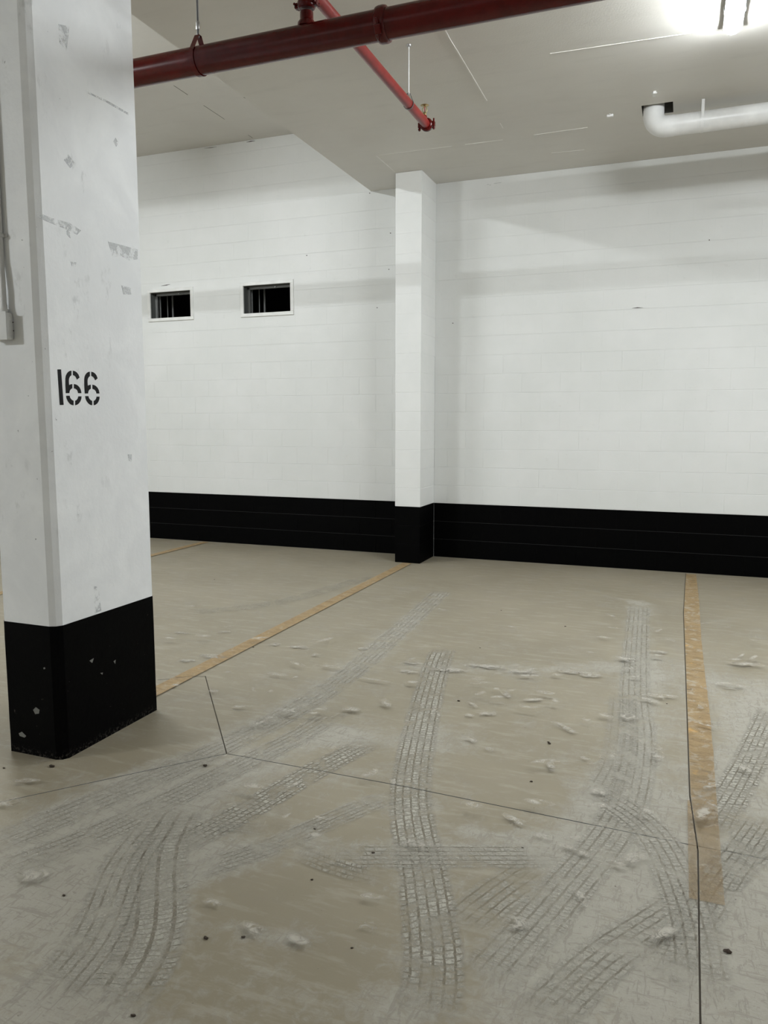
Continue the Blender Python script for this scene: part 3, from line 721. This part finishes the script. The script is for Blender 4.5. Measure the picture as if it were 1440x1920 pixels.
# ------------------------------------------------------------------ sprinkler pipework
MY, MZ, MR = 3.65, 3.373, .0685
BX, BZ, BR = -1.81, 3.625, .031
o_ = (-1.8, MY, MZ)
sp = thing('sprinkler_pipework', 'dark red sprinkler main with its thinner branch pipe under the ceiling', 'pipe', o_)
bm = B(); tube(bm, [(-9.5, MY, MZ), (-1.41, MY, MZ)], MR, 40); off(bm, o_); obj('main_pipe', bm, M['red'], sp)
bm = B(); tube(bm, [(-1.40, MY, MZ), (6.0, MY, MZ)], MR, 40); off(bm, o_); obj('main_pipe', bm, M['red'], sp)
def coupling(bm, c, ax, r, wd, lug, ld=(0, 0, 1)):
    ax = Vector(ax); lathe(bm, Vector(c)-ax*wd/2, ax, [(0, r+.003), (.004, r+.010), (wd*.3, r+.013), (wd*.7, r+.013), (wd-.004, r+.010), (wd, r+.003)], 36)
    ld = Vector(ld); sd = ax.cross(ld)
    for s in (1, -1):
        m_ = Matrix(((ax.x, sd.x, ld.x, c[0]), (ax.y, sd.y, ld.y, c[1]), (ax.z, sd.z, ld.z, c[2]), (0, 0, 0, 1)))
        b2 = B(); box(b2, (-wd*.32, -lug*.5, s*(r+.004)), (wd*.32, lug*.5, s*(r+.03)), .005, 2)
        tube(b2, [(0, -lug*1.05, s*(r+.021)), (0, lug*1.05, s*(r+.021))], .006, 10); tube(b2, [(0, lug*.6, s*(r+.021)), (0, lug*.9, s*(r+.021))], .010, 6)
        bmesh.ops.transform(b2, matrix=m_, verts=b2.verts); t_ = bpy.data.meshes.new('t'); b2.to_mesh(t_); b2.free(); bm.from_mesh(t_); bpy.data.meshes.remove(t_)
    fixn(bm)
bm = B(); coupling(bm, (-1.405, MY, MZ), (1, 0, 0), MR, .052, .045, (0, .82, .57)); off(bm, o_); obj('coupling', bm, M['red'], sp)
# outlet and riser
bm = B(); lathe(bm, (BX, MY, MZ+MR-.012), (0, 0, 1), [(0, .046), (.02, .044), (.03, .036), (.036, .033), (.07, .033)], 28); off(bm, o_); obj('outlet', bm, M['red'], sp)
bm = B(); coupling(bm, (BX, MY, 3.535), (0, 0, 1), .032, .040, .028, (1, 0, 0)); off(bm, o_); obj('coupling', bm, M['red'], sp)
br = sp
bm = B(); tube(bm, [(BX, MY-1.6, BZ), (BX, 5.57, BZ)], BR, 28); off(bm, o_); obj('branch_pipe', bm, M['red2'], br, label='thinner, brighter red branch pipe')
bm = B(); tube(bm, [(BX, MY, 3.53), (BX, MY, BZ)], BR, 28); lathe(bm, (BX, MY, BZ-.05), (0, 0, 1), [(0, .036), (.01, .042), (.09, .042), (.1, .03)], 24); off(bm, o_); obj('tee', bm, M['red2'], br)
bm = B(); coupling(bm, (BX, 5.57, BZ), (0, 1, 0), .033, .045, .036, (1, 0, 0)); lathe(bm, (BX, 5.58, BZ), (0, 1, 0), [(0, .034), (.028, .034), (.036, .026)], 24); off(bm, o_); obj('end_cap', bm, M['red'], br)
bm = B(); lathe(bm, (BX, 5.525, BZ+BR-.006), (0, 0, 1), [(0, .018), (.018, .017), (.022, .012), (.026, .012)], 16); off(bm, o_); obj('outlet', bm, M['red2'], br)
ho = Vector((BX, 5.525, BZ+BR+.02)) - Vector(o_)
bm = B(); lathe(bm, (0, 0, 0), (0, 0, 1), [(0, .012), (.012, .013), (.016, .007), (.022, .006)], 12)
hx = obj('sprinkler_head', bm, M['brass'], sp, label='brass upright sprinkler head'); hx.location = ho
for s in (1, -1): bm = B(); tube(bm, [(s*.008, 0, .012), (s*.017, 0, .026), (s*.015, 0, .044), (s*.003, 0, .060)], .0032, 8); obj('yoke_arm', bm, M['brass'], hx)
bm = B(); tube(bm, [(0, 0, .02), (0, 0, .055)], .0025, 8); obj('bulb', bm, M['glass_red'], hx)
bm = B(); lathe(bm, (0, 0, .060), (0, 0, 1), [(0, .006), (.002, .010), (.0035, .030), (.005, .031), (.007, .010)], 20); obj('deflector', bm, M['brass'], hx)
# hangers
def hanger(name, label, x, y, zp, r, big, group):
    h = thing(name, label, 'pipe hanger', (x, y, ZC), group)
    bm = B(); zt = zp+r+(.055 if big else .035)
    tube(bm, [(0, 0, zt-ZC-.01), (0, 0, -.004)], .0055 if big else .0045, 10); obj('rod', bm, M['dark_steel' if big else 'tab'], h)
    bm = B(); lathe(bm, (0, 0, -.014), (0, 0, 1), [(0, .010), (.006, .016), (.0135, .016)], 14); obj('anchor_plate', bm, M['zinc'], h)
    bm = B(); ax = (1, 0, 0) if big else (0, 1, 0); cr = (0, 1, 0) if big else (1, 0, 0); hw = .014 if big else .005
    u = Vector(cr); up = Vector((0, 0, 1)); c = Vector((0, 0, zp-ZC)); rr = r+.0035
    a_ = [c+(u*math.cos(t)+up*math.sin(t))*rr for t in np.linspace(math.radians(140), math.radians(400), 30)]
    path = [Vector((0, 0, zt-ZC)) - u*.010] + a_ + [Vector((0, 0, zt-ZC)) + u*.010]
    A = Vector(ax)*hw
    strap(bm, path+[path[0]], A, .003)
    obj('clevis_loop', bm, M['red'] if big else M['dark_steel'], h)
    bm = B(); lathe(bm, (0, 0, zt-ZC-.008), (0, 0, 1), [(0, .009), (.012, .009)], 6); obj('nut', bm, M['zinc'], h)
    if big: bm = B(); lathe(bm, (0, 0, 3.528-ZC), (0, 0, 1), [(0, .008), (.003, .0095), (.036, .0095), (.039, .008)], 12); obj('rod_coupling', bm, M['zinc'], h)
hanger('pipe_hanger', 'red clevis hanger on a long rod holding the thick main pipe', -2.44, MY, MZ, MR, True, None)
hanger('pipe_hanger', 'thin white rod and ring holding the end of the branch pipe', BX, 5.176, BZ, BR, False, None)

# ------------------------------------------------------------------ white drain pipe
PYc, PZc, PRr = 6.905, 3.858, .078
o_ = (-.318, PYc, ZC)
dp = thing('drain_pipe', 'fat white drain pipe bending out of a hole in the ceiling', 'pipe', o_)
ex = -.318; er = .10
el = [(ex, PYc, ZC+.25), (ex, PYc, ZC+.05)] + arc((ex+er, PYc, PZc+er), er, math.pi, 1.5*math.pi, (1, 0, 0), (0, 0, 1), 12) + [(ex+er+.06, PYc, PZc)]
bm = B(); tube(bm, el, PRr+.003, 32); off(bm, o_); obj('elbow', bm, M['pvc'], dp)
bm = B(); tube(bm, [(ex+er+.05, PYc, PZc), (4.2, PYc, PZc+.02)], PRr, 36); off(bm, o_); obj('pipe', bm, M['pvc'], dp)
for hx_ in (.05,):
    bm = B(); A = Vector((.011, 0, 0)); zc_ = PZc+.002-ZC; rr = PRr+.003
    path = [Vector((0, rr, 0))] + [Vector((0, rr*math.cos(t), zc_+rr*math.sin(t))) for t in np.linspace(0, -math.pi, 20)] + [Vector((0, -rr, 0))]
    strap(bm, path, A, .002); hg = obj('pipe_strap', bm, M['pvc'], label='pale strap holding the white drain pipe to the ceiling', cat='strap'); hg.location = (hx_, PYc, ZC)

# ------------------------------------------------------------------ strip lights
def strip_light(label, c, along, strength, L_=1.22, hang=0.0):
    t = thing('strip_light', label, 'light', c, None)
    ax = Vector((1, 0, 0)) if along == 'x' else Vector((0, 1, 0)); rot = Matrix.Rotation(0 if along == 'x' else math.pi/2, 4, 'Z')
    def fin(bm): bmesh.ops.transform(bm, matrix=rot, verts=bm.verts)
    bm = B(); box(bm, (-L_/2-.02, -.058, -.040), (L_/2+.02, .058, -.001), .006, 2); fin(bm); obj('housing', bm, M['housing'], t)
    bm = B(); n = 14; prof = [(math.cos(a)*.047, -.034-abs(math.sin(a))**.8*.052) for a in np.linspace(math.pi, 0, n)]
    rings = []
    for x, s in ((-L_/2, .35), (-L_/2+.01, .75), (-L_/2+.035, 1), (L_/2-.035, 1), (L_/2-.01, .75), (L_/2, .35)):
        rings.append([bm.verts.new((x, y*(.6+.4*s), -.034+(z+.034)*s)) for y, z in prof])
    for i in range(5):
        for k in range(n-1): bm.faces.new((rings[i][k], rings[i][k+1], rings[i+1][k+1], rings[i+1][k]))
    bm.faces.new(rings[0]); bm.faces.new(rings[-1][::-1]); fixn(bm); fin(bm)
    obj('diffuser', bm, glow('lit_diffuser', strength), t, smooth=True, label='glowing white diffuser')
    for s in (-.25, .25):
        b_ = s*L_*1.2
        for e_ in (-.060, .060): bm = B(); box(bm, (b_-.012, e_-.003, -.048), (b_+.012, e_+.003, -.012), .002, 1); fin(bm); obj('clip', bm, M['zinc'], t)
    if hang:
        for s in (-.4, .4):
            bm = B(); tube(bm, [(s*L_, 0, 0), (s*L_, 0, hang)], .003, 8); fin(bm); obj('hanging_wire', bm, M['zinc'], t)
strip_light('glowing white strip light on the ceiling above the right bay', (.194, 5.64-.61, ZC), 'y', LAMP_RIGHT)
strip_light('unseen extra strip light added on the right to brighten wall and column', (3.6, 4.3, ZC), 'y', LAMP_ADDED_RIGHT)  # added lamp out of view, keeps back wall and column bright
strip_light('strip light in the raised bay beyond the column', (-5.4, 5.0, ZH), 'y', LAMP_LEFT)
strip_light('strip light over the driving lane left of the column', (-8.2, -2.3, ZC), 'x', LAMP_AISLE_L)
strip_light('strip light over the driving lane behind the viewer', (1.6, -2.3, ZC), 'x', LAMP_AISLE_R)
